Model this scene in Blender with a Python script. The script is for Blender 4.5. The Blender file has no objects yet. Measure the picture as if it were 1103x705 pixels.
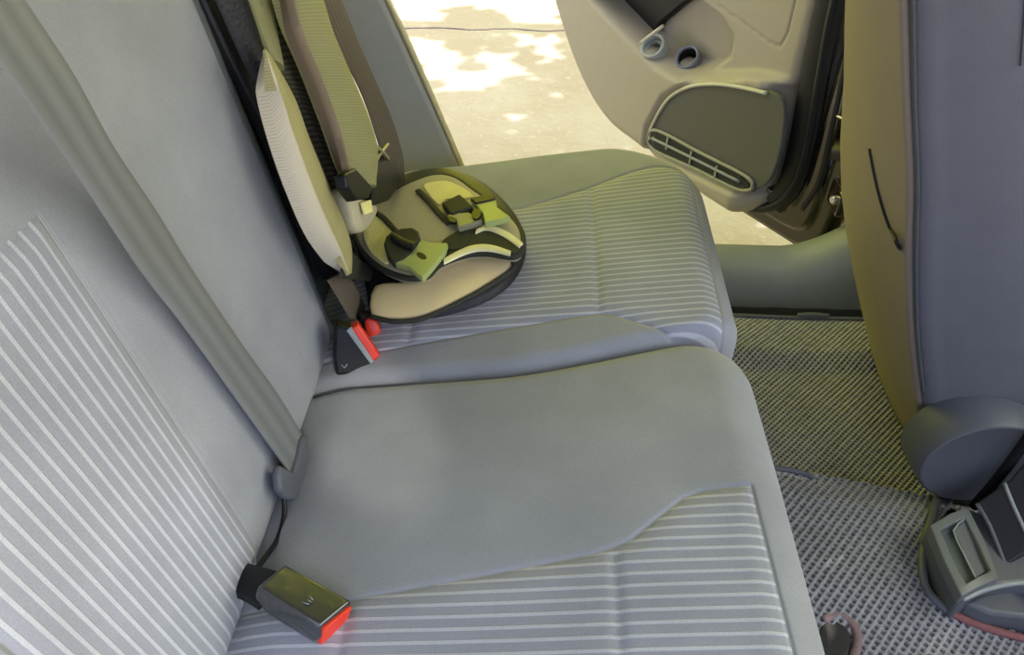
import bpy, bmesh, math, random
import numpy as np
from mathutils import Vector, Matrix, noise
random.seed(4); rng = np.random.default_rng(4)
sc = bpy.context.scene
COL = sc.collection

# ------------------------------------------------------------------ camera
F, CX, CY = 820.0, 551.5, 352.5
_y = np.array([602-CX, CY+365, F]); _y /= np.linalg.norm(_y)
_z = np.array([0, F, -(CY+365)]); _z /= np.linalg.norm(_z)
_x = np.cross(_z, _y); _x = -_x if _x[0] < 0 else _x
M = np.array([_x, _y, _z])                     # world axes seen from the camera (right, up, forward)
CAM = np.array([0.27, -0.65, 1.0])
cam = bpy.data.objects.new('camera', bpy.data.cameras.new('camera'))
cam.data.sensor_width = 36; cam.data.lens = F/1103*36; cam.data.clip_start = 0.02
R4 = Matrix(((M[0,0], M[0,1], -M[0,2]), (M[1,0], M[1,1], -M[1,2]), (M[2,0], M[2,1], -M[2,2]))).to_4x4()
cam.matrix_world = Matrix.Translation(CAM) @ R4
COL.objects.link(cam); sc.camera = cam

# ------------------------------------------------------------------ light
vs = sc.view_settings
vs.view_transform = 'Standard'; vs.look = 'None'; vs.gamma = 1; vs.use_curve_mapping = False
vs.exposure = 0.40
w = bpy.data.worlds.new('sky'); sc.world = w; w.use_nodes = True
nt = w.node_tree; nt.nodes.clear()
tc = nt.nodes.new('ShaderNodeTexCoord'); sx = nt.nodes.new('ShaderNodeSeparateXYZ')
mr = nt.nodes.new('ShaderNodeMapRange'); mr.inputs['From Min'].default_value = -0.05; mr.inputs['From Max'].default_value = 0.35
mx = nt.nodes.new('ShaderNodeMix'); mx.data_type = 'RGBA'
mx.inputs[6].default_value = (0.45, 0.55, 0.92, 1); mx.inputs[7].default_value = (1.48, 1.44, 0.04, 1)
bg = nt.nodes.new('ShaderNodeBackground'); bg.inputs['Strength'].default_value = 1.5
wo = nt.nodes.new('ShaderNodeOutputWorld')
nt.links.new(tc.outputs['Generated'], sx.inputs[0]); nt.links.new(sx.outputs[1], mr.inputs['Value'])
mz = nt.nodes.new('ShaderNodeMapRange'); mz.inputs['From Min'].default_value = 0.66; mz.inputs['From Max'].default_value = 0.9
m2 = nt.nodes.new('ShaderNodeMix'); m2.data_type = 'RGBA'; m2.inputs[7].default_value = (2.0, 1.95, 1.8, 1)
nt.links.new(sx.outputs[2], mz.inputs['Value']); nt.links.new(mz.outputs[0], m2.inputs[0]); nt.links.new(mx.outputs[2], m2.inputs[6])
m3 = nt.nodes.new('ShaderNodeMix'); m3.data_type = 'RGBA'; m3.inputs[7].default_value = (0.80, 0.78, 0.66, 1)
mq = nt.nodes.new('ShaderNodeMapRange'); mq.inputs['From Min'].default_value = 0.3; mq.inputs['From Max'].default_value = 0.85
nt.links.new(sx.outputs[0], mq.inputs['Value']); nt.links.new(mq.outputs[0], m3.inputs[0]); nt.links.new(m2.outputs[2], m3.inputs[6])
nt.links.new(mr.outputs[0], mx.inputs[0]); nt.links.new(m3.outputs[2], bg.inputs['Color'])
mf = nt.nodes.new('ShaderNodeMapRange'); mf.inputs['From Min'].default_value = 0.25; mf.inputs['From Max'].default_value = 0.8
mf.inputs['To Min'].default_value = 1.5; mf.inputs['To Max'].default_value = 5.0
nt.links.new(sx.outputs[0], mf.inputs['Value']); nt.links.new(mf.outputs[0], bg.inputs['Strength'])
nt.links.new(bg.outputs[0], wo.inputs['Surface'])
SUN_DIR = Vector((-0.40, -0.30, -0.86)).normalized()
sun = bpy.data.objects.new('sun', bpy.data.lights.new('sun', 'SUN'))
sun.data.energy = 7.0; sun.data.color = (1, 0.95, 0.84); sun.data.angle = 0.0093
sun.rotation_euler = SUN_DIR.to_track_quat('-Z', 'Y').to_euler(); COL.objects.link(sun)

def patch_spot(src, dst, deg, power, col):
    # added spot lamp standing in for a faint warm patch of reflected sun
    l = bpy.data.lights.new('patch_spot', 'SPOT'); l.energy = power; l.color = col; l.spot_size = math.radians(deg); l.spot_blend = .12; l.shadow_soft_size = .02
    o = bpy.data.objects.new('patch_spot', l); o.location = src; o.rotation_euler = (Vector(dst)-Vector(src)).to_track_quat('-Z', 'Y').to_euler(); COL.objects.link(o)
patch_spot((1.1, -1.7, 1.35), (-.035, -.345, .50), 7.5, 14, (1, .86, .70))
patch_spot((0.9, -1.8, 1.6), (.085, -.085, .345), 3.6, 75, (1, .92, .74))

# ------------------------------------------------------------------ helpers
def ray(px, py): return M @ np.array([px-CX, CY-py, F])
def hit(px, py, p0, n):
    d = ray(px, py); n = np.asarray(n, float)
    return CAM + d*(np.dot(np.asarray(p0)-CAM, n)/np.dot(d, n))
LEAN = math.radians(9)
BO = np.array([0, 0, .33]); BU = np.array([-math.sin(LEAN), 0, math.cos(LEAN)]); BN = np.array([math.cos(LEAN), 0, math.sin(LEAN)])
BY = np.array([0., 1, 0])
TILT = .15
CN = np.array([-TILT, 0, 1]); CN /= np.linalg.norm(CN)
def bk(px, py, o=0): return hit(px, py, BO+BN*o, BN)          # on the plane of the rear seat backs
def cu(px, py, o=0): return hit(px, py, BO+CN*o, CN)          # on the plane of the cushions
def bks(pts, o=0): return [bk(*p, o) for p in pts]
def cus(pts, o=0): return [cu(*p, o) for p in pts]
def B(y, h, o=0): return BO + BY*y + BU*h + BN*o
DA = math.radians(55)
DP = np.array([.86, .74, 0]); DU = np.array([-math.cos(DA), math.sin(DA), 0]); DN = np.array([-math.sin(DA), -math.cos(DA), 0])
def D(u, z, o=0): return DP + DU*u + DN*o + np.array([0, 0, z])

def lin(c): return tuple(x/12.92 if x <= .04045 else ((x+.055)/1.055)**2.4 for x in c)
def rgb(r, g, b): return (*lin((r/255, g/255, b/255)), 1)

def newmat(name):
    m = bpy.data.materials.new(name); m.use_nodes = True
    n = m.node_tree; b = n.nodes['Principled BSDF']; return m, n, b
def pmat(name, col, rough=.7, scale=60, var=.12, bump=.0, bscale=400, metal=0, spec=.4, coat=0):
    m, n, b = newmat(name)
    t = n.nodes.new('ShaderNodeTexCoord')
    nz = n.nodes.new('ShaderNodeTexNoise'); nz.inputs['Scale'].default_value = scale; nz.inputs['Detail'].default_value = 6
    n.links.new(t.outputs['Object'], nz.inputs['Vector'])
    mix = n.nodes.new('ShaderNodeMix'); mix.data_type = 'RGBA'
    mix.inputs[6].default_value = tuple(c*(1-var) for c in col[:3])+(1,)
    mix.inputs[7].default_value = tuple(min(1, c*(1+var)) for c in col[:3])+(1,)
    n.links.new(nz.outputs[0], mix.inputs[0]); n.links.new(mix.outputs[2], b.inputs['Base Color'])
    b.inputs['Roughness'].default_value = rough; b.inputs['Metallic'].default_value = metal
    b.inputs['Specular IOR Level'].default_value = spec; b.inputs['Coat Weight'].default_value = coat
    if bump:
        n2 = n.nodes.new('ShaderNodeTexNoise'); n2.inputs['Scale'].default_value = bscale; n2.inputs['Detail'].default_value = 3
        n.links.new(t.outputs['Object'], n2.inputs['Vector'])
        bp = n.nodes.new('ShaderNodeBump'); bp.inputs['Strength'].default_value = bump; bp.inputs['Distance'].default_value = .002
        n.links.new(n2.outputs[0], bp.inputs['Height']); n.links.new(bp.outputs[0], b.inputs['Normal'])
    return m
def mathn(n, op, a, b=None, c=None):
    k = n.nodes.new('ShaderNodeMath'); k.operation = op
    for i, v in enumerate((a, b, c)):
        if v is None: continue
        if isinstance(v, (int, float)): k.inputs[i].default_value = v
        else: n.links.new(v, k.inputs[i])
    return k.outputs[0]
def mixc(n, f, a, b):
    k = n.nodes.new('ShaderNodeMix'); k.data_type = 'RGBA'
    for i, v in ((0, f), (6, a), (7, b)):
        if isinstance(v, (tuple, float, int)): k.inputs[i].default_value = v
        else: n.links.new(v, k.inputs[i])
    return k.outputs[2]

def seat_mat(name, plain, panel, line, pitch=.0115):
    """woven seat cloth: plain cloth, and inside the panel (sd > 0) a darker cloth with pale woven lines along su"""
    m, n, b = newmat(name)
    a1 = n.nodes.new('ShaderNodeAttribute'); a1.attribute_name = 'sd'
    a2 = n.nodes.new('ShaderNodeAttribute'); a2.attribute_name = 'su'
    a3 = n.nodes.new('ShaderNodeAttribute'); a3.attribute_name = 'sv'
    t = n.nodes.new('ShaderNodeTexCoord')
    nz = n.nodes.new('ShaderNodeTexNoise'); nz.inputs['Scale'].default_value = 9; nz.inputs['Detail'].default_value = 8
    n.links.new(t.outputs['Object'], nz.inputs['Vector'])
    nf = n.nodes.new('ShaderNodeTexNoise'); nf.inputs['Scale'].default_value = 700; nf.inputs['Detail'].default_value = 2
    n.links.new(t.outputs['Object'], nf.inputs['Vector'])
    fr = mathn(n, 'FRACT', mathn(n, 'DIVIDE', a2.outputs['Fac'], pitch))
    tri = mathn(n, 'ABSOLUTE', mathn(n, 'SUBTRACT', fr, .5))               # 0 at the pale line
    ln = n.nodes.new('ShaderNodeMapRange'); ln.interpolation_type = 'SMOOTHSTEP'
    ln.inputs['From Min'].default_value = .19; ln.inputs['From Max'].default_value = .10
    n.links.new(tri, ln.inputs['Value'])
    wv = mathn(n, 'FRACT', mathn(n, 'DIVIDE', a3.outputs['Fac'], .0024))  # short crosswise stitches
    wv = mathn(n, 'MULTIPLY_ADD', mathn(n, 'GREATER_THAN', wv, .35), .25, .75)
    lf = mathn(n, 'MULTIPLY', ln.outputs[0], wv)
    pan = mixc(n, lf, panel, line)
    msk = n.nodes.new('ShaderNodeMapRange'); msk.inputs['From Min'].default_value = -.0004; msk.inputs['From Max'].default_value = .0004
    n.links.new(a1.outputs['Fac'], msk.inputs['Value'])
    c = mixc(n, msk.outputs[0], plain, pan)
    v = n.nodes.new('ShaderNodeMapRange'); v.inputs['To Min'].default_value = .88; v.inputs['To Max'].default_value = 1.12
    v.inputs['From Min'].default_value = .3; v.inputs['From Max'].default_value = .7
    n.links.new(nz.outputs[0], v.inputs['Value'])
    v2 = n.nodes.new('ShaderNodeMapRange'); v2.inputs['To Min'].default_value = .82; v2.inputs['To Max'].default_value = 1.18
    n.links.new(nf.outputs[0], v2.inputs['Value'])
    vv = mathn(n, 'MULTIPLY', v.outputs[0], v2.outputs[0])
    cm = n.nodes.new('ShaderNodeVectorMath'); cm.operation = 'SCALE'
    n.links.new(c, cm.inputs[0]); n.links.new(vv, cm.inputs['Scale'])
    n.links.new(cm.outputs[0], b.inputs['Base Color'])
    b.inputs['Roughness'].default_value = .85; b.inputs['Specular IOR Level'].default_value = .25
    b.inputs['Sheen Weight'].default_value = .15
    # seam groove along the panel edge, ribs of the woven lines, cloth grain
    g = n.nodes.new('ShaderNodeMapRange'); g.interpolation_type = 'SMOOTHSTEP'
    g.inputs['From Min'].default_value = 0; g.inputs['From Max'].default_value = .004
    n.links.new(mathn(n, 'ABSOLUTE', a1.outputs['Fac']), g.inputs['Value'])
    h = mathn(n, 'MULTIPLY_ADD', mathn(n, 'MULTIPLY', lf, msk.outputs[0]), .35, mathn(n, 'MULTIPLY', g.outputs[0], .9))
    h = mathn(n, 'MULTIPLY_ADD', nf.outputs[0], .25, h)
    bp = n.nodes.new('ShaderNodeBump'); bp.inputs['Strength'].default_value = .55; bp.inputs['Distance'].default_value = .002
    n.links.new(h, bp.inputs['Height']); n.links.new(bp.outputs[0], b.inputs['Normal'])
    return m

def parent_to(o, e):
    o.parent = e; o.matrix_parent_inverse = Matrix.Translation(-e.location)
def tag(o, label=None, cat=None, group=None, kind=None):
    for k, v in (('label', label), ('category', cat), ('group', group), ('kind', kind)):
        if v: o[k] = v
    return o
def thing(name, loc, label, cat, group=None):
    e = bpy.data.objects.new(name, None); e.location = tuple(float(c) for c in loc); e.empty_display_size = .05; COL.objects.link(e)
    return tag(e, label, cat, group)
def mesh(name, V, Fc, mat, parent=None, smooth=True, attrs=None, angle=None, face=None):
    me = bpy.data.meshes.new(name)
    me.from_pydata([tuple(map(float, v)) for v in V], [], [tuple(map(int, f)) for f in Fc]); me.update()
    bm = bmesh.new(); bm.from_mesh(me); bmesh.ops.recalc_face_normals(bm, faces=bm.faces)
    if face is not None and sum(f.normal.dot(Vector(face))*f.calc_area() for f in bm.faces) < 0: bmesh.ops.reverse_faces(bm, faces=bm.faces)
    bm.to_mesh(me); bm.free()
    if attrs:
        for k, a in attrs.items():
            at = me.attributes.new(k, 'FLOAT', 'POINT'); at.data.foreach_set('value', np.asarray(a, dtype=np.float32))
    for p in me.polygons: p.use_smooth = smooth
    if angle is not None: me.set_sharp_from_angle(angle=math.radians(angle))
    me.materials.append(mat)
    o = bpy.data.objects.new(name, me); COL.objects.link(o)
    if parent: parent_to(o, parent)
    return o
def finish(o, bev=None, seg=3):
    if bev:
        b = o.modifiers.new('bevel', 'BEVEL'); b.width = bev; b.segments = seg; b.limit_method = 'ANGLE'; b.angle_limit = math.radians(40)
    return o
def resample(P, n, closed=False):
    P = np.asarray(P, float); Q = np.vstack([P, P[:1]]) if closed else P
    s = np.r_[0, np.cumsum(np.linalg.norm(np.diff(Q, axis=0), axis=1))]
    t = np.linspace(0, s[-1], n, endpoint=not closed)
    return np.stack([np.interp(t, s, Q[:, k]) for k in range(Q.shape[1])], 1)
def catmull(P, per=6, closed=True):
    P = [np.asarray(p, float) for p in P]; n = len(P); out = []
    for i in range(n if closed else n-1):
        if closed: a, b, c, d = P[i-1], P[i], P[(i+1) % n], P[(i+2) % n]
        else: a, b, c, d = P[max(i-1, 0)], P[i], P[i+1], P[min(i+2, n-1)]
        for k in range(per):
            t = k/per
            out.append(.5*((2*b)+(-a+c)*t+(2*a-5*b+4*c-d)*t*t+(-a+3*b-3*c+d)*t**3))
    if not closed: out.append(P[-1])
    return np.array(out)
def slab(name, pts, n, th, mat, parent=None, bev=.002, curve=0, seg=3):
    """a plate: the outline pts is its front face, th its depth behind along -n"""
    P = catmull(pts, curve) if curve else np.asarray(pts, float)
    n = np.asarray(n, float); n = n/np.linalg.norm(n); k = len(P)
    V = list(P)+list(P-n*th)
    Fc = [list(range(k)), list(range(2*k-1, k-1, -1))]+[[i, (i+1) % k, k+(i+1) % k, k+i] for i in range(k)]
    return finish(mesh(name, V, Fc, mat, parent, smooth=True, angle=35), bev, seg)
def puff(name, pts, n, height, mat, parent=None, curve=5, rings=10, base=.0, power=.5, centre=None):
    """a stuffed shape over an outline: rises from the outline to `height` in the middle"""
    P = catmull(pts, curve) if curve else np.asarray(pts, float)
    n = np.asarray(n, float); n /= np.linalg.norm(n); k = len(P); c = P.mean(0) if centre is None else np.asarray(centre)
    V = list(P-n*base); Fc = []
    for r in range(rings+1):
        s = r/rings; sc_ = math.cos(s*math.pi/2) if r < rings else .02; hh = height*math.sin(s*math.pi/2)**power if r else 0
        V += [c+(p-c)*sc_+n*hh for p in P]
    for r in range(rings+1):
        for i in range(k): Fc.append([r*k+i, r*k+(i+1) % k, (r+1)*k+(i+1) % k, (r+1)*k+i])
    Fc.append([(rings+1)*k+i for i in range(k)]); Fc.append(list(range(k-1, -1, -1)))
    return mesh(name, V, Fc, mat, parent)
def strip(name, L, R, n, arch, th, mat, parent=None, N=40, Mx=10, taper=False, wave=0):
    """a long padded or flat band between two edge lines, arched by `arch`, closed by a flat back `th` behind"""
    L = resample(catmull(L, 6, False), N); R = resample(catmull(R, 6, False), N); n = np.asarray(n, float); n /= np.linalg.norm(n)
    V = []; Fc = []
    for i in range(N):
        e = min(1, math.sqrt(max(0, math.sin(math.pi*i/(N-1))))*1.3) if taper else 1
        for j in range(Mx+1):
            t = j/Mx
            V.append(L[i]*(1-t)+R[i]*t+n*(arch*e*math.sin(math.pi*t)**.7 if 0 < j < Mx else 0))
    o = len(V)
    for i in range(N):
        for j in range(Mx+1):
            t = j/Mx; V.append(L[i]*(1-t)+R[i]*t-n*th*(max(.1, min(1, math.sin(math.pi*i/(N-1))*2.5)) if taper else 1))
    W = Mx+1
    for i in range(N-1):
        for j in range(Mx):
            q = [i*W+j, i*W+j+1, (i+1)*W+j+1, (i+1)*W+j]; Fc.append(q); Fc.append([o+x for x in reversed(q)])
        for j in (0, Mx): Fc.append([i*W+j, (i+1)*W+j, o+(i+1)*W+j, o+i*W+j])
    for i in (0, N-1):
        for j in range(Mx): Fc.append([i*W+j, i*W+j+1, o+i*W+j+1, o+i*W+j])
    tt = [(k % W)/Mx for k in range(len(V))]; ss = [((k//W) % N)/N for k in range(len(V))]
    return mesh(name, V, Fc, mat, parent, angle=50, attrs={'su': tt, 'sv': ss})
def tube(name, P, r, mat, parent=None, closed=False, seg=10, curve=6, flat=1.0):
    P = catmull(P, curve, closed) if curve else np.asarray(P, float); k = len(P); V = []; Fc = []
    r = np.broadcast_to(np.asarray(r, float), (k,)) if np.ndim(r) == 0 else np.interp(np.linspace(0, 1, k), np.linspace(0, 1, len(r)), r)
    up = None
    for i in range(k):
        a = P[(i-1) % k] if closed else P[max(i-1, 0)]; b = P[(i+1) % k] if closed else P[min(i+1, k-1)]
        t = b-a; t = t/(np.linalg.norm(t)+1e-9)
        if up is None: up = np.cross(t, [0.3, .2, .93]); up /= np.linalg.norm(up)
        up = up-t*np.dot(up, t); up /= np.linalg.norm(up); s = np.cross(t, up)
        V += [P[i]+r[i]*(math.cos(q)*up+math.sin(q)*s*flat) for q in np.linspace(0, 2*math.pi, seg, endpoint=False)]
    for i in range(k if closed else k-1):
        j = (i+1) % k
        for q in range(seg): Fc.append([i*seg+q, i*seg+(q+1) % seg, j*seg+(q+1) % seg, j*seg+q])
    if not closed: Fc.append(list(range(seg))); Fc.append([(k-1)*seg+q for q in range(seg)][::-1])
    return mesh(name, V, Fc, mat, parent)
def block(name, c, ax, dims, mat, parent=None, bev=.003, taper=1.0, seg=3):
    """box centred at c with axes ax (3 vectors), dims full sizes; far end of the first axis scaled by taper"""
    ax = [np.asarray(a, float)/np.linalg.norm(a) for a in ax]; V = []
    for i in (-.5, .5):
        k = taper if i > 0 else 1
        for j in (-.5, .5):
            for l in (-.5, .5): V.append(np.asarray(c)+ax[0]*dims[0]*i+ax[1]*dims[1]*j*k+ax[2]*dims[2]*l*k)
    Fc = [[0, 1, 3, 2], [4, 6, 7, 5], [0, 4, 5, 1], [2, 3, 7, 6], [0, 2, 6, 4], [1, 5, 7, 3]]
    return finish(mesh(name, V, Fc, mat, parent, smooth=True, angle=35), bev, seg)
def ring(name, c, axis, prof, mat, parent=None, seg=48, cap=True):
    """turned shape: prof = [(radius, height)]"""
    a = np.asarray(axis, float); a /= np.linalg.norm(a); u = np.cross(a, [.31, .2, .9]); u /= np.linalg.norm(u); v = np.cross(a, u)
    V = []; Fc = []
    for (r, h) in prof:
        V += [np.asarray(c)+a*h+r*(math.cos(q)*u+math.sin(q)*v) for q in np.linspace(0, 2*math.pi, seg, endpoint=False)]
    for i in range(len(prof)-1):
        for q in range(seg): Fc.append([i*seg+q, i*seg+(q+1) % seg, (i+1)*seg+(q+1) % seg, (i+1)*seg+q])
    if cap: Fc.append(list(range(seg))); Fc.append([(len(prof)-1)*seg+q for q in range(seg)])
    return mesh(name, V, Fc, mat, parent, angle=40)
def signed(x, y, poly):
    """signed distance to a polygon, positive inside"""
    poly = np.asarray(poly, float); d = np.full(x.shape, 1e9); ins = np.zeros(x.shape, bool); k = len(poly)
    for i in range(k):
        ax_, ay = poly[i]; bx, by = poly[(i+1) % k]
        t = np.clip(((x-ax_)*(bx-ax_)+(y-ay)*(by-ay))/((bx-ax_)**2+(by-ay)**2+1e-12), 0, 1)
        d = np.minimum(d, np.hypot(x-ax_-t*(bx-ax_), y-ay-t*(by-ay)))
        c = ((ay > y) != (by > y)) & (x < (bx-ax_)*(y-ay)/(by-ay+1e-12)+ax_); ins ^= c
    return np.where(ins, d, -d)
def gridfaces(nu, nv): return [[i*nv+j, (i+1)*nv+j, (i+1)*nv+j+1, i*nv+j+1] for i in range(nu-1) for j in range(nv-1)]
def sstep(a, b, x): t = np.clip((x-a)/(b-a), 0, 1); return t*t*(3-2*t)

# ------------------------------------------------------------------ materials
PLAIN, PANEL, LINE = rgb(146, 150, 156), rgb(146, 150, 160), rgb(184, 188, 196)
M_SEAT = seat_mat('seat_cloth', PLAIN, PANEL, LINE)
M_SIDE = pmat('seat_side_cloth', rgb(74, 80, 82), .85, 300, .12, .3, 700)
M_FRONT = pmat('front_seat_cloth', rgb(98, 100, 106), .8, 25, .10, .25, 600)
M_FBACK = pmat('front_seat_back_brown', rgb(132, 122, 108), .6, 25, .08, .15, 500)  # brownish back panel, warmer and paler than the side cloth
M_PLAS = pmat('grey_plastic', rgb(88, 92, 99), .45, 40, .08, .12, 900)
M_PLASL = pmat('light_grey_plastic', rgb(138, 145, 145), .45, 40, .08, .1, 900)
M_DARK = pmat('dark_plastic', rgb(38, 40, 46), .4, 40, .15, .08, 900)
M_BLACK = pmat('black_plastic', rgb(22, 22, 25), .4, 60, .2, 0, 1, 0, .3)
M_DOOR = pmat('door_trim', rgb(168, 160, 146), .5, 30, .05, .1, 900)
M_GRILLE = pmat('speaker_mesh', rgb(92, 92, 86), .6, 900, .35, .5, 1200)
M_PAINT = pmat('brown_paint', rgb(40, 31, 26), .14, 8, .05, 0, 1, 0, .6, 1)
M_RUB = pmat('black_rubber', rgb(26, 26, 30), .45, 40, .15)
M_CARPET = pmat('black_carpet', rgb(24, 25, 27), .95, 500, .5, .6, 700)
M_SILL = pmat('sill_trim', rgb(124, 130, 120), .45, 40, .07, .1, 900)
M_PILLAR = pmat('pillar_trim', rgb(165, 166, 156), .6, 30, .07, .15, 700)
M_ROOF = pmat('headliner', rgb(150, 148, 142), .9, 200, .06)
M_BELT = None
M_RED = pmat('red_plastic', rgb(228, 62, 40), .35, 40, .08)
M_STEEL = pmat('steel', rgb(190, 190, 186), .3, 60, .1, 0, 1, 1)
M_CBLK = pmat('black_nylon', rgb(30, 31, 34), .5, 150, .3, .5, 250)
M_CDRK = pmat('dark_green_webbing', rgb(52, 54, 44), .7, 500, .3, .5, 800)
M_CYEL = pmat('yellow_lining', rgb(246, 238, 158), .8, 40, .1, .3, 300)
M_CCRM = pmat('cream_lining', rgb(240, 222, 178), .8, 25, .12, .3, 200)
M_COLV = pmat('olive_cloth', rgb(188, 182, 150), .85, 300, .1, .3, 600)
M_CWHT = pmat('pale_piping', rgb(246, 242, 190), .6, 60, .06)
M_CGRN = pmat('green_plastic', rgb(168, 182, 114), .35, 40, .08)
M_CPAD = pmat('green_pad_cloth', rgb(140, 142, 92), .85, 300, .1, .4, 700)

def ribbed(name, c1, c2, n1, n2, rough=.8, diag=0.0, bump=.6):
    """cloth with fine ribs: attributes su (across) and sv (along)"""
    m, n, b = newmat(name)
    a = n.nodes.new('ShaderNodeAttribute'); a.attribute_name = 'su'; c = n.nodes.new('ShaderNodeAttribute'); c.attribute_name = 'sv'
    q = mathn(n, 'FRACT', mathn(n, 'ADD', mathn(n, 'MULTIPLY', c.outputs['Fac'], n2), mathn(n, 'MULTIPLY', a.outputs['Fac'], n1)))
    q2 = mathn(n, 'FRACT', mathn(n, 'SUBTRACT', mathn(n, 'MULTIPLY', c.outputs['Fac'], n2), mathn(n, 'MULTIPLY', a.outputs['Fac'], diag)))
    t1 = mathn(n, 'MULTIPLY', mathn(n, 'ABSOLUTE', mathn(n, 'SUBTRACT', q, .5)), 2)
    t2 = mathn(n, 'MULTIPLY', mathn(n, 'ABSOLUTE', mathn(n, 'SUBTRACT', q2, .5)), 2)
    h = mathn(n, 'MAXIMUM', t1, t2) if diag else t1
    n.links.new(mixc(n, h, c1, c2), b.inputs['Base Color']); b.inputs['Roughness'].default_value = rough
    bp = n.nodes.new('ShaderNodeBump'); bp.inputs['Strength'].default_value = bump; bp.inputs['Distance'].default_value = .0015
    n.links.new(h, bp.inputs['Height']); n.links.new(bp.outputs[0], b.inputs['Normal'])
    return m
M_MESHW = ribbed('pale_air_mesh', rgb(190, 182, 158), rgb(212, 204, 180), 8, 90, .85, 0, .35)
M_MESHY = ribbed('olive_air_mesh', rgb(158, 152, 104), rgb(180, 174, 122), 4, 90, .85, 0, .35)
M_MESHD = ribbed('dark_air_mesh', rgb(52, 46, 40), rgb(96, 90, 72), 0, 46, .85)
M_PADR = ribbed('green_ribbed_pad', rgb(140, 140, 96), rgb(156, 155, 108), 0, 75, .85, 0, .3)
M_BELT = ribbed('grey_belt_webbing', rgb(104, 108, 109), rgb(124, 128, 129), 2.5, 0, .38, 0, .08)
M_BELTB = ribbed('brown_belt_webbing', rgb(70, 62, 56), rgb(92, 82, 74), 6, 0, .55, 0, .15)

# ------------------------------------------------------------------ the setting
def ground():
    m, n, b = newmat('concrete_ground')
    t = n.nodes.new('ShaderNodeTexCoord')
    n1 = n.nodes.new('ShaderNodeTexNoise'); n1.inputs['Scale'].default_value = 1.6; n1.inputs['Detail'].default_value = 10; n1.inputs['Roughness'].default_value = .65
    n2 = n.nodes.new('ShaderNodeTexNoise'); n2.inputs['Scale'].default_value = 45; n2.inputs['Detail'].default_value = 5
    for k in (n1, n2): n.links.new(t.outputs['Object'], k.inputs['Vector'])
    r = n.nodes.new('ShaderNodeMapRange'); r.inputs['From Min'].default_value = .42; r.inputs['From Max'].default_value = .58
    n.links.new(n1.outputs[0], r.inputs['Value'])
    c = mixc(n, r.outputs[0], rgb(158, 147, 146), rgb(167, 159, 163))
    sp = n.nodes.new('ShaderNodeMapRange'); sp.inputs['From Min'].default_value = .62; sp.inputs['From Max'].default_value = .7; sp.inputs['To Max'].default_value = .5
    n.links.new(n2.outputs[0], sp.inputs['Value'])
    c = mixc(n, sp.outputs[0], c, rgb(186, 180, 182))
    n.links.new(c, b.inputs['Base Color']); b.inputs['Roughness'].default_value = .9
    bp = n.nodes.new('ShaderNodeBump'); bp.inputs['Strength'].default_value = .4; bp.inputs['Distance'].default_value = .01
    n.links.new(n2.outputs[0], bp.inputs['Height']); n.links.new(bp.outputs[0], b.inputs['Normal'])
    # two slabs with a ragged joint between them
    def edge(x, s): return 2.95+.022*noise.noise(Vector((x*6, s, 0)))+.006*noise.noise(Vector((x*25, s, 0)))
    xs = np.r_[-14, np.linspace(-3, 3, 160), 14]; k = len(xs)
    for nm, far, s, sg in (('ground', -14, 0, -1), ('ground', 22, 5, 1)):
        V = [(x, edge(x, 0)+sg*(.007+.008*abs(noise.noise(Vector((x*9, 3, 0))))), -.3) for x in xs]+[(x, far, -.3) for x in xs]
        V += [(x, y, -.36) for x, y, z in V]
        Fc = [[i, i+1, k+i+1, k+i] for i in range(k-1)]+[[i, i+1, 2*k+i+1, 2*k+i] for i in range(k-1)]
        tag(mesh(nm, V, Fc, m, None, smooth=False), kind='structure')
    tag(mesh('ground', [(-14, -14, -.35), (14, -14, -.35), (14, 22, -.35), (-14, 22, -.35)], [[0, 1, 2, 3]], pmat('joint_dirt', rgb(110, 84, 54), .95, 30, .3), None, False), kind='structure')
ground()

def shell():
    # floor pan under the mats
    V = []; xs = np.linspace(-.2, 1.6, 24); ys = np.linspace(-.75, .6, 60)
    def fz(y): return -.020+.058*sstep(.145, .095, y)*sstep(-.45, -.15, y)
    for x in xs:
        for y in ys: V.append((x, y, fz(y)-.012))
    o = mesh('floor', V, gridfaces(24, 60), M_CARPET, face=(0, 0, 1)); tag(o, kind='structure')
    s = o.modifiers.new('solid', 'SOLIDIFY'); s.thickness = .05; s.offset = -1
    # roof and rear wall keep the daylight to the door openings and the glass in front
    o = slab('ceiling', [(-.75, -.72, 1.22), (1.2, -.72, 1.22), (1.2, .76, 1.22), (-.75, .76, 1.22)], (0, 0, -1), .05, M_ROOF, None, .01); tag(o, kind='structure')
    o = slab('added_roof_rail', [(-.66, -.705, 1.20), (-.66, -.705, 1.04), (.1, -.705, 1.07), (1.05, -.705, 1.06), (1.25, -.705, 1.07), (1.2, -.705, 1.20)], (0, 1, 0), .05, M_ROOF, None, .015); tag(o, kind='structure')  # unseen rail added to cut near-side sky light reaching the far seat
    o = slab('wall_rear', [(-.62, -.72, -.05), (-.62, .72, -.05), (-.7, .72, 1.21), (-.7, -.72, 1.21)], (1, 0, 0), .04, M_PILLAR, None, .01); tag(o, kind='structure')
    # unseen dashboard and closed front doors, added to block front light, windows open above
    o = slab('wall_front', [(1.72, -.72, -.05), (1.72, .76, -.05), (1.66, .76, .78), (1.66, -.72, .78)], (-1, 0, 0), .05, M_DARK, None, .01); tag(o, kind='structure')
    o = slab('wall_near', [(1.0, -.73, -.05), (1.71, -.73, -.05), (1.65, -.73, .72), (.92, -.73, .72)], (0, 1, 0), .04, M_DOOR, None, .01); tag(o, kind='structure')
    o = slab('wall_far', [(1.06, .77, -.05), (1.71, .77, -.05), (1.65, .77, .72), (.98, .77, .72)], (0, -1, 0), .04, M_DOOR, None, .01); tag(o, kind='structure')
shell()

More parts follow.
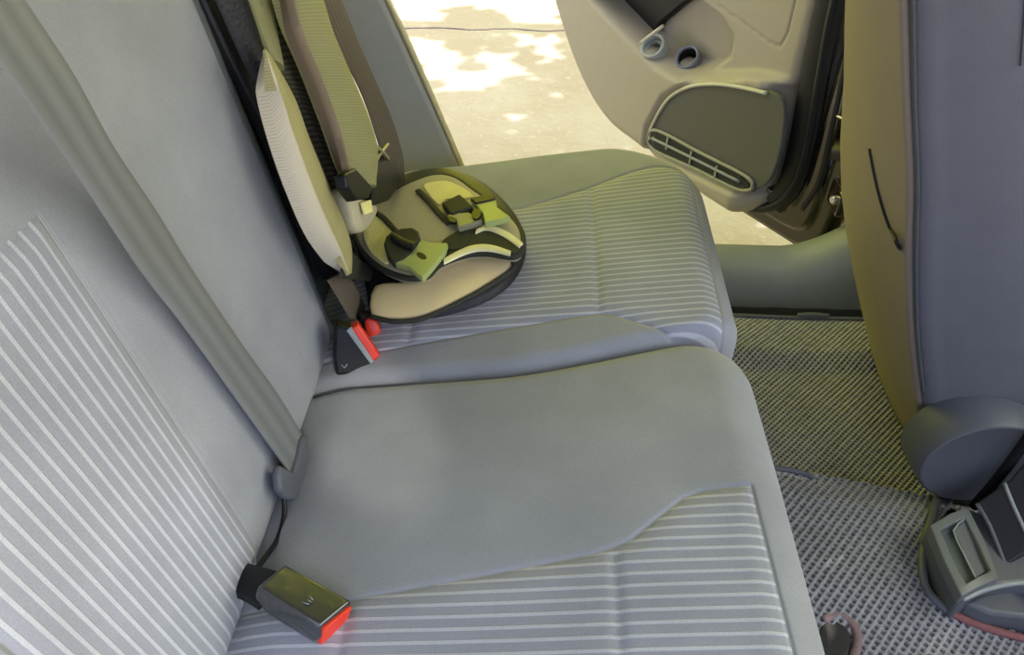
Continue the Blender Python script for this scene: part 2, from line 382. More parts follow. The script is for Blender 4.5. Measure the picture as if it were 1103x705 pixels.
def sill():
    # sill trim swept along the car under the far door, climbing into the centre pillar at its front end
    prof = [(.735, -.13), (.735, -.01), (.728, .045), (.712, .060), (.685, .062), (.655, .052), (.632, .030), (.616, .0), (.605, -.03), (.60, -.06)]
    P = catmull([(y, z, 0) for y, z in prof], 4, False)[:, :2]
    xs = np.r_[np.linspace(.2, .74, 10), np.linspace(.75, 1.02, 40)]
    V = []
    for x in xs:
        k = max(0, (x-.775)/.13)
        lift = .085*k**1.7 if k < 1 else .085+.30*(k-1)
        for (y, z) in P:
            top = sstep(-.03, .09, z)
            V.append((x, y-.012*min(k, 1.5)*top, z+lift*top))
    n = len(P); Fc = gridfaces(len(xs), n)+[[i*n, (i+1)*n, (i+1)*n+n-1, i*n+n-1] for i in range(len(xs)-1)]
    o = mesh('trim_1', V, Fc, M_SILL); tag(o, kind='structure')
    # dark carpet strip between sill and mat, with a cable clip edge
    V = []; ys = [.606, .598, .575, .55, .528, .515]; zs = [-.022, -.026, -.032, -.030, -.028, -.028]
    xs = np.linspace(.4, 1.1, 30)
    for x in xs:
        for y, z in zip(ys, zs): V.append((x, y, z+.004*noise.noise(Vector((x*12, y*20, 0)))))
    o = mesh('baseboard_far', V, gridfaces(30, 6), M_CARPET, face=(0, 0, 1)); tag(o, kind='structure')
    s = o.modifiers.new('solid', 'SOLIDIFY'); s.thickness = .01; s.offset = -1
sill()

def pillar():
    e = thing('door_pillar', (.95, .73, -.05), 'dark painted centre pillar seen in the gap between open door and front seat', 'pillar')
    P = [(.90, .70, -.02), (.90, .79, -.02), (1.03, .80, -.02), (1.03, .64, -.02), (.93, .64, -.02)]
    V = []; zs = np.linspace(-.1, 1.2, 14); k = len(P)
    for z in zs:
        for (x, y, _) in P: V.append((x-.10*sstep(.5, 1.2, z)+.02*sstep(.15, -.1, z), y-.05*sstep(.4, 1.2, z), z))
    Fc = [[i*k+j, i*k+(j+1) % k, (i+1)*k+(j+1) % k, (i+1)*k+j] for i in range(13) for j in range(k)]+[list(range(k)), [13*k+j for j in range(k)]]
    finish(mesh('pillar_body', V, Fc, M_PAINT, e, angle=35), .012)
    # door check strap, hinge leaves with bolts, wiring boot
    for z in (.17, .42):
        h = block('hinge', (.884, .735, z), ((0, 1, 0), (1, 0, 0), (0, 0, 1)), (.07, .03, .055), M_PAINT, e, .004)
        b = ring('hinge_bolt', (.868, .725, z), (-1, -.35, 0), [(.0095, -.006), (.0095, .004), (.007, .007), (.0, .007)], M_STEEL, h, 20)
        b.parent = h; b.matrix_parent_inverse = Matrix.Identity(4)
    tube('check_strap', [(.89, .72, .335), (.862, .735, .335), (.84, .765, .333)], .007, M_STEEL, e, flat=.5)
    tube('wiring_boot', [(.895, .715, .30), (.868, .718, .285), (.856, .745, .27)], [.02, .017, .021], M_RUB, e)
pillar()

# far side panel behind the door opening (beside the far seat back)
o = slab('trim_2', [hit(*p, (0, .605, 0), (-.25, 1, 0)) for p in [(350, -40), (392, -40), (415, 0), (454, 85), (499, 186), (470, 198), (440, 206), (425, 180), (395, 100), (358, 0)]],
         (.25, -1, .1), .08, M_PILLAR, None, .012, 0, 4); tag(o, kind='structure')
o = tube('trim_3', [hit(*p, (0, .612, 0), (-.25, 1, 0)) for p in [(401, -30), (418, 0), (457, 85), (500, 184)]], .005, pmat('door_seal', rgb(222, 212, 160), .5, 40, .06)); tag(o, kind='structure')

# ------------------------------------------------------------------ rear seat cushions
def cushion(ya, yb, ra, rb, poly, label, x1=.52, lines_off=0):
    nu, nv = 240, 240
    v = np.linspace(0, 1, nv); y = ya+(yb-ya)*(v+.5*np.sin(2*math.pi*v)/(-2*math.pi)*1.0)
    def xm(y):
        x = np.full(y.shape, x1)
        da = np.clip(ra-(y-ya), 0, ra); x = x-(ra-np.sqrt(np.maximum(ra*ra-da*da, 0)))
        db = np.clip(rb-(yb-y), 0, rb); return x-(rb-np.sqrt(np.maximum(rb*rb-db*db, 0)))
    X1 = xm(y); s = np.linspace(0, 1, nu); s = 1-(1-s)**1.25
    x0 = -.05
    X = x0+(X1[None, :]-x0)*s[:, None]; Y = np.broadcast_to(y[None, :], X.shape)
    RF, RS = .055, .022
    dx = X1[None, :]-X; dy = np.minimum(Y-ya, yb-Y)
    Y = Y+.034*sstep(.22, .47, X)*np.exp(-(Y/.10)**2)
    def drop(d, R): q = np.clip(1-d/R, 0, 1); return R*(1-np.sqrt(np.maximum(1-q*q, 0)))
    yc = (ya+yb)/2
    Z = .33+TILT*X+.006*(1-((Y-yc)/((yb-ya)/2))**2)-drop(dx, RF)-drop(dy, RS)*.8-.02*sstep(.05, -.05, X)
    sd = signed(X, Y, poly)
    Z += .0025*sstep(.0, .02, sd)-.0016*np.exp(-(sd/.0025)**2)
    Z -= .0022*np.exp(-((X-.345)/.006)**2)*sstep(.0, .01, sd)
    Z -= .002*np.exp(-((X-.105)/.006)**2)*sstep(.0, .01, sd)
    for i in range(0, nu, 1):
        for j in range(0, nv, 6): pass
    wob = np.array([[noise.noise(Vector((X[i, j]*7, Y[i, j]*7, 2.0))) for j in range(0, nv, 8)] for i in range(0, nu, 8)])
    ii = np.linspace(0, wob.shape[0]-1, nu); jj = np.linspace(0, wob.shape[1]-1, nv)
    W1 = np.array([np.interp(jj, np.arange(wob.shape[1]), r) for r in wob]); W2 = np.array([np.interp(ii, np.arange(wob.shape[0]), W1[:, j]) for j in range(nv)]).T
    Z = Z+.0025*W2
    V = np.stack([X, Y, Z], -1).reshape(-1, 3).tolist(); Fc = gridfaces(nu, nv)
    su = (Y+lines_off).reshape(-1).tolist(); sdl = sd.reshape(-1).tolist(); sv = X.reshape(-1).tolist()
    # skirt down to the base around the boundary
    loop = [i*nv for i in range(nu)]+[(nu-1)*nv+j for j in range(1, nv)]+[i*nv+nv-1 for i in range(nu-2, -1, -1)]+[j for j in range(nv-2, 0, -1)]
    prev = loop
    for r, (zz, inn) in enumerate(((.7, .0), (.35, -.012), (.0, -.03))):
        cur = []
        for q in loop:
            p = V[q]; z = .10+(p[2]-.10)*zz
            cur.append(len(V)); V.append([p[0]+inn*(1 if p[0] > .3 else 0), p[1], z]); su.append(p[1]); sdl.append(-.05); sv.append(p[0])
        for i in range(len(loop)):
            k = (i+1) % len(loop); Fc.append([prev[i], prev[k], cur[k], cur[i]])
        prev = cur
    Fc.append(prev)
    e = thing('rear_seat', (.25, yc, -.01), label, 'seat')
    mesh('cushion', V, Fc, M_SEAT, e, attrs={'sd': sdl, 'su': su, 'sv': sv})
    block('seat_base', (.22, yc, .055), ((1, 0, 0), (0, 1, 0), (0, 0, 1)), (.42, (yb-ya)*.8, .11), M_DARK, e, .01)
    # piping along the front edge
    return e
near_poly = [(-.06, -.305), (.10, -.297), (.328, -.259), (.36, -.247), (.413, -.202), (.432, -.194), (.478, -.190), (.484, -.6), (-.06, -.6)]
far_poly = [(-.06, .045), (.071, .049), (.339, .084), (.36, .08), (.405, .055), (.43, .036), (.492, .034), (.496, .416), (.44, .43), (.405, .42), (.34, .385), (.236, .344), (-.06, .33)]
near_seat = cushion(-.60, -.004, .04, .055, near_poly, 'wide nearer grey rear seat with striped panels and a plain middle section')
far_seat = cushion(.002, .525, .05, .16, far_poly, 'narrower far rear seat with striped cushion, beside the open door under the child carrier')

# ------------------------------------------------------------------ rear seat backs
def seatback(ya, yb, off, poly, seat, mat, h1=.62, R=.04, thick=.11):
    nu, nv = 150, 200
    h = np.linspace(-.07, h1, nu); v = np.linspace(0, 1, nv); y = ya+(yb-ya)*(v+.8*np.sin(2*math.pi*v)/(-2*math.pi))
    H, Y = np.meshgrid(h, y, indexing='ij')
    def drop(d, R): q = np.clip(1-d/R, 0, 1); return R*(1-np.sqrt(np.maximum(1-q*q, 0)))
    N = off-drop(np.minimum(Y-ya, yb-Y), R)-drop(h1-H, .06)-.03*sstep(.02, -.07, H)
    sd = signed(Y, H, poly) if poly else np.full(Y.shape, -.1)
    N += .0025*sstep(0, .02, sd)-.0016*np.exp(-(sd/.0025)**2)
    P = BO+Y[..., None]*BY+H[..., None]*BU+N[..., None]*BN
    V = P.reshape(-1, 3).tolist(); Fc = gridfaces(nu, nv)
    su = Y.reshape(-1).tolist(); sv = H.reshape(-1).tolist(); sdl = sd.reshape(-1).tolist()
    loop = [i*nv for i in range(nu)]+[(nu-1)*nv+j for j in range(1, nv)]+[i*nv+nv-1 for i in range(nu-2, -1, -1)]+[j for j in range(nv-2, 0, -1)]
    cur = []
    for q in loop:
        p = np.array(V[q]); n_ = np.dot(p-BO, BN); cur.append(len(V)); V.append((p-BN*(n_-off+thick)).tolist()); su.append(0); sv.append(0); sdl.append(-.1)
    for i in range(len(loop)): Fc.append([loop[i], loop[(i+1) % len(loop)], cur[(i+1) % len(loop)], cur[i]])
    Fc.append(cur)
    return mesh('backrest', V, Fc, mat, seat, attrs={'sd': sdl, 'su': su, 'sv': sv})
def sub(o, part):
    o.parent = part; o.matrix_parent_inverse = (Matrix.Translation(-part.parent.location)).inverted() @ Matrix.Translation(-part.parent.location)
    return o
bpoly = [(-.238, -.10), (-.236, .37), (-.2365, .40), (-.448, .41), (-.453, -.10)]
M_EDGE = pmat('seat_edge_cloth', rgb(92, 98, 98), .8, 300, .1, .2, 700)
nb = seatback(-.486, .108, .0, bpoly, near_seat, M_SEAT, R=.03)
sub(strip('edge_trim', [B(.086, h, .000) for h in (-.02, .1, .3, .5, .58)], [B(.128, h, -.03) for h in (-.02, .1, .3, .5, .58)], BN, .009, .05, M_EDGE), nb)
sub(tube('side_piping', [B(-.4795, h, -.012) for h in (-.02, .15, .3, .45, .58)], .006, M_DARK), nb)
seatback(.135, .56, -.03, None, far_seat, M_SIDE)

# ------------------------------------------------------------------ seat belts
def belt_near():
    e = thing('seat_belt', B(-.12, 0, .02), 'wide grey belt lying diagonally across the nearer rear seat back', 'seat belt')
    L = [bk(*p) for p in [(-60, -28, .13), (0, 62, .10), (85, 187, .052), (157, 296, .026), (210, 365, .016), (312, 508, .014)]]
    R = [bk(*p) for p in [(-30, -84, .13), (27, 0, .10), (81, 82, .075), (124, 160, .050), (170, 229, .030), (209, 293, .020), (262, 372, .014), (300, 425, .013), (327, 470, .014)]]
    strip('webbing', L, R, BN, .001, .002, M_BELT, e, 60, 8)
    slab('anchor_plate', bks([(303, 500), (318, 508), (326, 474), (333, 470), (331, 512), (326, 534), (314, 538), (303, 528)], .02), BN, .010, M_PLAS, e, .004, 2)
    ring('anchor_stud', bk(333, 527, .012), BN, [(.004, -.006), (.004, .002), (.0025, .004), (0, .004)], M_STEEL, e, 16)
    tube('anchor_cord', [bk(306, 534, .012), bk(306, 556, .012), bk(299, 580, .012), bk(287, 598, .014), bk(276, 612, .012)], .0028, M_BLACK, e)
belt_near()
def belt_far():
    e = thing('seat_belt', B(.5, -.02, .03), 'dark brown belt hanging between the green padded strap and the far side panel', 'seat belt')
    L = [bk(p[0], p[1], .05) for p in [(330, -30), (343, 0), (365, 50), (390, 100), (404, 140), (415, 180), (413, 212)]]
    R = [bk(p[0], p[1], .05) for p in [(353, -35), (368, 0), (386, 45), (406, 90), (423, 130), (434, 168), (436, 196)]]
    strip('webbing', L, R, BN, .001, .002, M_BELTB, e, 50, 8)
    t = slab('tongue', bks([(402, 165), (410, 156), (426, 170), (434, 196), (420, 216), (402, 222)], .062), BN, .012, M_BLACK, e, .004, 0)
    tube('tongue_bar', bks([(404, 158), (411, 163), (418, 171)], .066), .003, M_STEEL, e, curve=4)
    tube('tongue_bar', bks([(418, 155), (411, 164), (405, 173)], .066), .0022, M_STEEL, e, curve=4)
belt_far()

# ------------------------------------------------------------------ buckles
def buckle_near():
    c = cu(327, 640, .022); a = cu(362, 662, .022)-cu(291, 620, .022); a /= np.linalg.norm(a)
    s = np.cross(CN, a); s /= np.linalg.norm(s); up = CN
    e = thing('seat_belt_buckle', c-up*.02, 'black belt buckle with red end button lying on the nearer cushion at the bottom', 'buckle', 'rear belt buckles')
    tn = np.array([.20, .22, 1.0]); tl, tr, fr, fl = [hit(*p, cu(327, 640, .038), tn) for p in [(276, 632), (307, 606), (379, 646), (345, 673)]]
    n = tn/np.linalg.norm(tn); th = .030
    low = [p-n*th for p in (tl, tr, fr, fl)]
    ctr = (tl+tr+fr+fl)/4
    V = [tl, tr, fr, fl]+[q for q in low]
    V[4] = low[0]+a*.012; V[5] = low[1]+a*.012
    # a waist line around the sides
    mid = [p-n*th*.45+(p-ctr)*.05 for p in (tl, tr, fr, fl)]
    V = [tl, tr, fr, fl]+mid+[q-(q-ctr+n*th)*.10 for q in V[4:]]
    Fc = [[0, 1, 2, 3]]+[[i, (i+1) % 4, 4+(i+1) % 4, 4+i] for i in range(4)]+[[4+i, 4+(i+1) % 4, 8+(i+1) % 4, 8+i] for i in range(4)]+[[11, 10, 9, 8]]
    finish(mesh('housing', V, Fc, M_BUCK2, e, angle=30), .0035, 4)
    fc = (fr+fl)/2
    F = [fr*.93+fl*.07-n*.004+a*.004, fl*.95+fr*.05-n*.004+a*.004, fl*.95+fr*.05-n*.027+a*.002, fr*.72+fl*.28-n*.027+a*.002, fr*.93+fl*.07-n*.017+a*.002]
    slab('release_button', F, a, .006, M_RED, e, .0015)
    p0 = (tl+tr)/2-n*.016
    strip('stalk', [p0-a*.05+s*.014-n*.012, p0-a*.02+s*.015-n*.004, p0+a*.004+s*.017], [p0-a*.05-s*.014-n*.012, p0-a*.02-s*.015-n*.004, p0+a*.004-s*.017], n, .003, .008, M_BLACK, e, 12, 6)
    q = (tl*.35+tr*.15+fr*.25+fl*.25)+n*.0003
    # small embossed press mark on the top
    for dx_ in (-.004, .0, .004): tube('press_mark', [q+a*.008+s*dx_-a*.002*abs(dx_)*250, q+a*.013+s*dx_*.6], .0006, M_PLASL, e, curve=0, seg=6)
M_BUCK = pmat('buckle_black', rgb(26, 26, 28), .45, 50, .1, .03, 700, 0, .25)
M_BUCK2 = pmat('glossy_buckle_black', rgb(46, 48, 48), .22, 50, .1, .02, 700, 0, .7, .8)
buckle_near()
def buckle_mid():
    e = thing('seat_belt_buckle', bk(380, 400, .03), 'upright black belt buckle with long red button, standing between the two cushions', 'buckle', 'rear belt buckles')
    o = .045
    P = [bk(*p, o) for p in [(362, 352), (379, 352), (400, 390), (390, 402), (360, 405), (359, 385)]]
    n = np.array([.25, -.75, .35]); n /= np.linalg.norm(n)
    c = bk(380, 380, o); n0 = n
    def pl(px, py, d=0): return hit(px, py, c+n0*d, n0)
    slab('housing', [pl(*p) for p in [(361, 350), (380, 354), (402, 391), (391, 402), (362, 405), (359, 384)]], n0, .032, M_BUCK, e, .004)
    f = [pl(*p, .0) for p in [(376, 354), (386, 348), (410, 382), (401, 392)]]
    slab('button_frame', [pl(*p, .0015) for p in [(373, 356), (378, 352), (403, 389), (399, 392)]], n0, .004, M_PLASL, e, .0008)
    slab('release_button', [pl(*p, .0005) for p in [(378, 353), (386, 349), (410, 383), (402, 390)]], n0, .022, M_RED, e, .0025)
    tube('press_mark', [pl(368, 393, .001), pl(371, 396, .001), pl(374, 392, .001)], .0008, M_PLASL, e, curve=0)
    e2 = thing('seat_belt_buckle', bk(400, 370, .05), 'partly hidden belt buckle with rounded red button, just behind the upright one', 'buckle', 'rear belt buckles')
    c2 = bk(400, 357, .055)
    puff('release_button', [hit(*p, c2, n0) for p in [(393, 346), (401, 342), (409, 350), (410, 362), (405, 371), (396, 362)]], n0, .006, M_RED, e2, base=.004)
    slab('housing', [hit(*p, c2-n0*.004, n0) for p in [(386, 338), (401, 340), (409, 350), (409, 364), (404, 372), (392, 360)]], n0, .028, M_BUCK, e2, .004)
    strip('stalk', bks([(352, 302), (362, 318), (376, 342)], .035), bks([(372, 290), (388, 318), (400, 345)], .035), n0, .004, .004, M_STALK, e2, 14, 6)
M_STALK = pmat('grey_brown_webbing', rgb(92, 84, 76), .6, 400, .25, .4, 700)
buckle_mid()

# ------------------------------------------------------------------ child carrier on the far seat
def carrier():
    e = thing('child_carrier', (.1, .28, .36), 'olive and black child carrier with mesh straps and buckled flap on far rear seat', 'child carrier')
    slab('black_shell', bks([(200, -50), (222, 0), (246, 52), (292, 142), (322, 212), (350, 282), (360, 300), (378, 302), (384, 270), (350, 190), (320, 110), (290, 40), (268, -40)], .006), BN, .02, M_CBLK, e, .005)
    # crinkled dark fold at the edge
    strip('shell_fold', bks([(222, -30), (238, 10), (266, 72), (303, 152), (332, 222), (360, 290)], .02), bks([(258, -30), (270, 10), (284, 60), (302, 140), (332, 222), (366, 296)], .03), BN, .010, .002, M_CBLK, e)
    strip('back_panel', bks([(252, -30), (268, 0), (288, 55), (330, 120), (362, 195), (384, 252)], .032), bks([(305, -30), (312, 0), (325, 60), (350, 130), (375, 195), (396, 240)], .032), BN, .004, .01, M_MESHD, e)
    strip('panel_border', bks([(255, -30), (270, 0), (284, 40), (294, 64)], .038), bks([(283, -30), (292, 0), (300, 40), (306, 76)], .038), BN, .004, .004, M_PADR, e)
    strip('mesh_wing', bks([(284, 54), (288, 100), (301, 152), (320, 207), (343, 258), (373, 297)], .05), bks([(285.5, 54), (299, 100), (316, 150), (337, 205), (358, 254), (376, 296)], .06), BN, .008, .012, M_MESHW, e, 60, 10, True)
    strip('wing_border', bks([(285, 53), (299, 100), (316, 150), (337, 205), (358, 254), (374, 296)], .06), bks([(287, 53), (316, 104), (333, 150), (356, 205), (377, 258), (379, 294)], .05), BN, .006, .012, M_MESHY, e, 60, 10, True)
    pad = strip('shoulder_pad', bks([(296, -40), (305, 0), (314, 30), (332, 72), (354, 130), (371, 178), (380, 198)], .06), bks([(325, -40), (342, 0), (356, 42), (374, 82), (392, 122), (404, 166), (396, 204)], .06), BN, .02, .012, M_PADR, e, 60, 12)
    strip('pad_edge', bks([(300, -40), (309, 0), (317, 40), (338, 90), (357, 142), (371, 185)], .066), bks([(306, -40), (316, 0), (327, 40), (348, 90), (366, 142), (376, 184)], .078), BN, .005, .008, pmat('taupe_edge', rgb(132, 118, 96), .85, 300, .1), e, 50, 6)
    slab('pad_buckle', bks([(372, 188), (384, 181), (402, 201), (398, 213), (385, 216), (375, 203)], .085), BN, .015, M_BLACK, e, .003)
    puff('lower_panel', bks([(370, 203), (382, 214), (400, 218), (402, 230), (392, 246), (381, 250), (374, 228)], .05), BN, .01, M_COLV, e, base=.02)
    slab('yellow_tab', bks([(391, 218), (400, 215), (402, 228), (394, 231)], .066), BN, .004, M_CYEL, e, .001)
    # front flap lying on the cushion
    body = [(384, 262), (382, 240), (400, 214), (440, 195), (482, 189), (518, 202), (550, 230), (567, 260), (564, 290), (543, 318), (502, 338), (452, 348), (405, 345), (396, 318)]
    puff('flap_body', cus(body, .002), CN, .030, M_CBLK, e, curve=5, base=.004, power=.35)
    cream = [(404, 309), (434, 305), (466, 286), (500, 276), (548, 276), (551, 288), (530, 303), (508, 316), (474, 333), (450, 341), (424, 343), (400, 338)]
    cr = puff('pocket_lining', cus(cream, .030), CN, .005, M_CCRM, e, curve=3, base=.004)
    tube('pocket_binding', cus([(552, 282), (552, 290), (531, 305), (509, 318), (475, 335), (450, 344), (424, 346), (400, 341)], .031), .0035, M_CDRK, e)
    flap = [(382, 250), (387, 236), (403, 222), (432, 203), (466, 190), (489, 192), (510, 206), (532, 222), (555, 240), (563, 258), (556, 276), (524, 273), (501, 275), (474, 285), (459, 298), (436, 299), (409, 288), (390, 270)]
    o0 = .046
    P = catmull(cus(flap, o0), 4)
    ft = puff('front_flap', list(P), CN, .007, M_COLV, e, curve=0, base=.008, power=.4)
    tube('flap_binding', cus(flap, o0), .0045, M_CDRK, e, closed=True)
    z1 = o0+.0085
    def patch(nm, pts, mat, o=z1, th=.004, bev=.001, curve=3): return slab(nm, cus(pts, o), CN, th, mat, e, bev, curve, 2)
    patch('yellow_panel', [(391, 251), (396, 237), (405, 231), (424, 249), (415, 256), (418, 282), (405, 276), (396, 266)], M_CYEL)
    patch('yellow_panel', [(456, 200), (470, 195), (487, 196), (510, 211), (480, 214), (472, 220)], M_CYEL)
    for pp in ([(404, 228), (413, 234), (424, 246), (430, 254)], [(450, 204), (462, 216), (472, 228), (484, 240)]):
        strip('dark_band', cus([(x-3, y+1) for x, y in pp], z1+.002), cus([(x+3, y-1) for x, y in pp], z1+.002), CN, .001, .003, M_CDRK, e, 14, 4)
    patch('dark_panel', [(506, 252), (516, 246), (545, 254), (562, 264), (552, 272), (528, 264), (503, 266), (480, 281), (474, 270), (490, 258)], M_CDRK, z1-.001)
    for L, R in (([(512, 251), (524, 247), (542, 254), (559, 266)], [(514, 246), (526, 242), (546, 249), (563, 261)]), ([(478, 283), (505, 271), (526, 269), (549, 274)], [(478, 278), (504, 265), (527, 263), (550, 270)])):
        strip('pale_stripe', cus(L, z1+.001), cus(R, z1+.001), CN, .001, .003, M_CWHT, e, 20, 4)
    # buckles of the flap
    z2 = z1+.009
    def clip(nm, pts, mat, hole=None, o=z2):
        b = slab(nm, cus(pts, o), CN, .009, mat, e, .002, 0)
        if hole:
            cx_, cy_, rx, ry, an = hole
            pts2 = [(cx_+rx*math.cos(t)*math.cos(an)-ry*math.sin(t)*math.sin(an), cy_+rx*math.cos(t)*math.sin(an)+ry*math.sin(t)*math.cos(an)) for t in np.linspace(0, 2*math.pi, 16, endpoint=False)]
            h = slab('slot', cus(pts2, o+.0006), CN, .004, M_BLACK, None, .0005); h.parent = b; h.matrix_parent_inverse = b.matrix_world.inverted()
        return b
    patch('strap', [(413, 262), (421, 249), (444, 244), (452, 254), (444, 271), (423, 282)], M_CDRK, z2+.002, .012, .003, 2)
    strip('strap_loop', cus([(420, 256), (432, 264), (444, 268)], z2+.006), cus([(424, 250), (437, 257), (449, 261)], z2+.006), CN, .003, .004, M_CBLK, e, 12, 6)
    clip('strap_clip', [(443, 270), (454, 257), (465, 261), (482, 261), (479, 270), (470, 281), (455, 299), (448, 294), (440, 287), (425, 283), (436, 278)], M_CGRN, (454, 275, 6, 3, .5))
    patch('strap', [(475, 218), (495, 208), (510, 222), (486, 231)], M_CDRK, z2+.002, .012, .003, 0)
    clip('strap_clip', [(481, 231), (491, 229), (505, 228), (520, 237), (507, 241), (493, 245), (491, 236), (484, 235)], pmat('grey_green_plastic', rgb(140, 140, 112), .4, 40, .08), (487, 236, 5, 3, .4))
    patch('strap', [(506, 213), (530, 207), (534, 214), (512, 219)], M_CBLK, z2+.004, .008, .002, 0)
    clip('strap_clip', [(507, 216), (517, 218), (534, 213), (535, 222), (550, 233), (537, 237), (522, 240), (520, 230), (514, 222)], M_CGRN, (513, 230, 5, 6, .4), z2+.002)
    patch('strap', [(497, 246), (512, 240), (508, 252), (500, 266), (482, 268), (474, 262), (486, 252)], M_CDRK, z1+.001, .005, .001, 2)
    # dark strap from the wing to under the flap
    strip('waist_strap', [bk(365, 296, .055), cu(392, 300, .03), cu(436, 306, .028)], [bk(376, 268, .055), cu(395, 284, .03), cu(434, 296, .028)], CN, .002, .004, M_CDRK, e, 16, 5)
carrier()

# ------------------------------------------------------------------ far door, standing open
def door():
    e = thing('car_door', D(.0, -.02), 'open far rear door with beige inner trim, speaker grille and dark painted edge', 'car door')
    def zmin(u): 
        base = .0+.0*u
        rr = np.where(u > .60, .028+.30*((np.clip(u, .60, 1.2)-.60)/.37)**2.1, np.where(u > .3, .028*(u-.3)/.3, 0))
        return base+rr
    # painted shell: stepped edge running round the hinge side and the bottom
    nu, nz = 140, 120
    def corner(u, u0, r): return r-np.sqrt(np.maximum(r*r-np.clip(u0+r-u, 0, r)**2, 0))
    u = np.r_[np.linspace(-.015, .3, 90), np.linspace(.31, .985, 70)]; nu = len(u)
    zb = zmin(u)-.018+corner(u, -.015, .10)*.55
    t = np.linspace(0, 1, nz)**1.6
    U = np.repeat(u[:, None], nz, 1); Z = zb[:, None]+(.95-zb[:, None])*t[None, :]
    din = np.minimum(U+.015, (Z-zb[:, None])*.95)
    din = -np.log(np.exp(-(U+.015)*40)+np.exp(-(Z-zb[:, None])*40))/40
    steps = -.052+.020*sstep(.004, .02, din)+.012*sstep(.045, .055, din)+.012*sstep(.085, .105, din)
    steps = steps-.085*sstep(.12, .15, din)
    P = DP+U[..., None]*DU+steps[..., None]*DN; P[..., 2] += Z
    V = P.reshape(-1, 3).tolist(); k = len(V)
    V2 = (DP+U[..., None]*DU-.14*DN).copy(); V2[..., 2] += Z
    V += V2.reshape(-1, 3).tolist()
    g = gridfaces(nu, nz); Fc = g+[[k+x for x in reversed(q)] for q in g]
    loop = [i*nz for i in range(nu)]+[(nu-1)*nz+j for j in range(1, nz)]+[i*nz+nz-1 for i in range(nu-2, -1, -1)]+[j for j in range(nz-2, 0, -1)]
    for i in range(len(loop)): a, b = loop[i], loop[(i+1) % len(loop)]; Fc.append([a, b, k+b, k+a])
    mesh('door_shell', V, Fc, M_PAINT, e, angle=50)
    # inner trim
    u = np.r_[np.linspace(.142, .3, 60), np.linspace(.304, .99, 170)]; nu = len(u); nz = 190
    zb = zmin(u)+.022+corner(u, .142, .085)*.95
    zb = np.where(u > .6, zmin(u)+.022, zb)
    t = np.linspace(0, 1, nz); U = np.repeat(u[:, None], nz, 1); Z = zb[:, None]+(.93-zb[:, None])*t[None, :]
    lu = [.07, .108, .25, .354, .40, .44, .523, .615, .771, 1.02]; lz = [.374, .372, .341, .301, .284, .274, .279, .307, .356, .43]
    ZL = np.interp(U, lu, lz)
    below = sstep(.012, -.016, Z-ZL)
    bulge = .045*below*sstep(.14, .22, U)
    N = bulge
    rec = signed(U, Z, [(.78, .355), (.625, .304), (.53, .280), (.48, .272), (.43, .280), (.375, .305), (.33, .350), (.332, .395), (.37, .42), (.49, .45), (.80, .46)])
    N = N-.055*sstep(-.004, .022, rec)*(1-below)
    ins = signed(U, Z, [(.52, .455), (.40, .442), (.318, .428), (.222, .409), (.205, .414), (.196, .44), (.196, .80), (.52, .80)])
    N = N-.003*np.exp(-(ins/.0022)**2)
    gro = signed(U+.026, Z-.023, [(.548, .028), (.545, .093), (.503, .185), (.441, .241), (.36, .279), (.228, .316), (.16, .318), (.138, .234), (.139, .143), (.172, .084), (.232, .062)])
    N = N-.014*sstep(-.012, .002, gro)*sstep(-.01, .03, Z-.0)
    edge = np.minimum(U-.142, Z-zb[:, None]); N = N-.03*(1-np.sqrt(np.clip(1-(1-np.clip(edge/.03, 0, 1))**2, 0, 1)))
    P = DP+U[..., None]*DU+N[..., None]*DN; P[..., 2] += Z
    V = P.reshape(-1, 3).tolist(); Fc = gridfaces(nu, nz); k = len(V)
    loop = [i*nz for i in range(nu)]+[(nu-1)*nz+j for j in range(1, nz)]+[i*nz+nz-1 for i in range(nu-2, -1, -1)]+[j for j in range(nz-2, 0, -1)]
    cur = []
    for q in loop: p = np.array(V[q]); o_ = np.dot(p-DP, DN); cur.append(len(V)); V.append((p-DN*(o_+.05)).tolist())
    for i in range(len(loop)): Fc.append([loop[i], loop[(i+1) % len(loop)], cur[(i+1) % len(loop)], cur[i]])
    Fc.append(cur)
    mesh('door_trim', V, Fc, M_DOOR, e, angle=60)
    # weather seal round the hinge side and bottom
    tube('weather_seal', [D(.118, .9, -.01), D(.112, .53, -.01), D(.102, .4, -.012), D(.09, .28, -.012), D(.085, .19, -.012), D(.10, .12, -.012), D(.14, .065, -.012), D(.21, .03, -.012), D(.30, .018, -.012), D(.42, .016, -.012)], .012, M_RUB, e, flat=1.3)
    tube('weather_seal', [D(.075, .9, -.03), D(.068, .53, -.03), D(.06, .4, -.03), D(.05, .28, -.03), D(.045, .17, -.03), D(.065, .095, -.03)], .011, M_RUB, e, flat=1.2)
    strip('seal_flange', [D(.155, .9, .004), D(.148, .53, .004), D(.138, .38, .004), D(.128, .25, .002), D(.128, .15, 0), D(.15, .085, -.004)], [D(.095, .9, -.006), D(.09, .53, -.006), D(.082, .38, -.006), D(.072, .25, -.008), D(.075, .14, -.008), D(.11, .065, -.01)], DN, .004, .01, M_RUB, e)
    # speaker grille
    gp = [(.540, .036), (.536, .093), (.496, .180), (.437, .235), (.36, .272), (.228, .308), (.170, .306), (.148, .234), (.149, .146), (.180, .094), (.234, .072)]
    o = .034
    D0 = D
    def D_(a, b, c): return D0(a-.026, b+.023, c)
    sg = slab('speaker_grille', [D_(a, b, o) for a, b in gp], DN, .012, M_GRILLE, e, .003, 5)
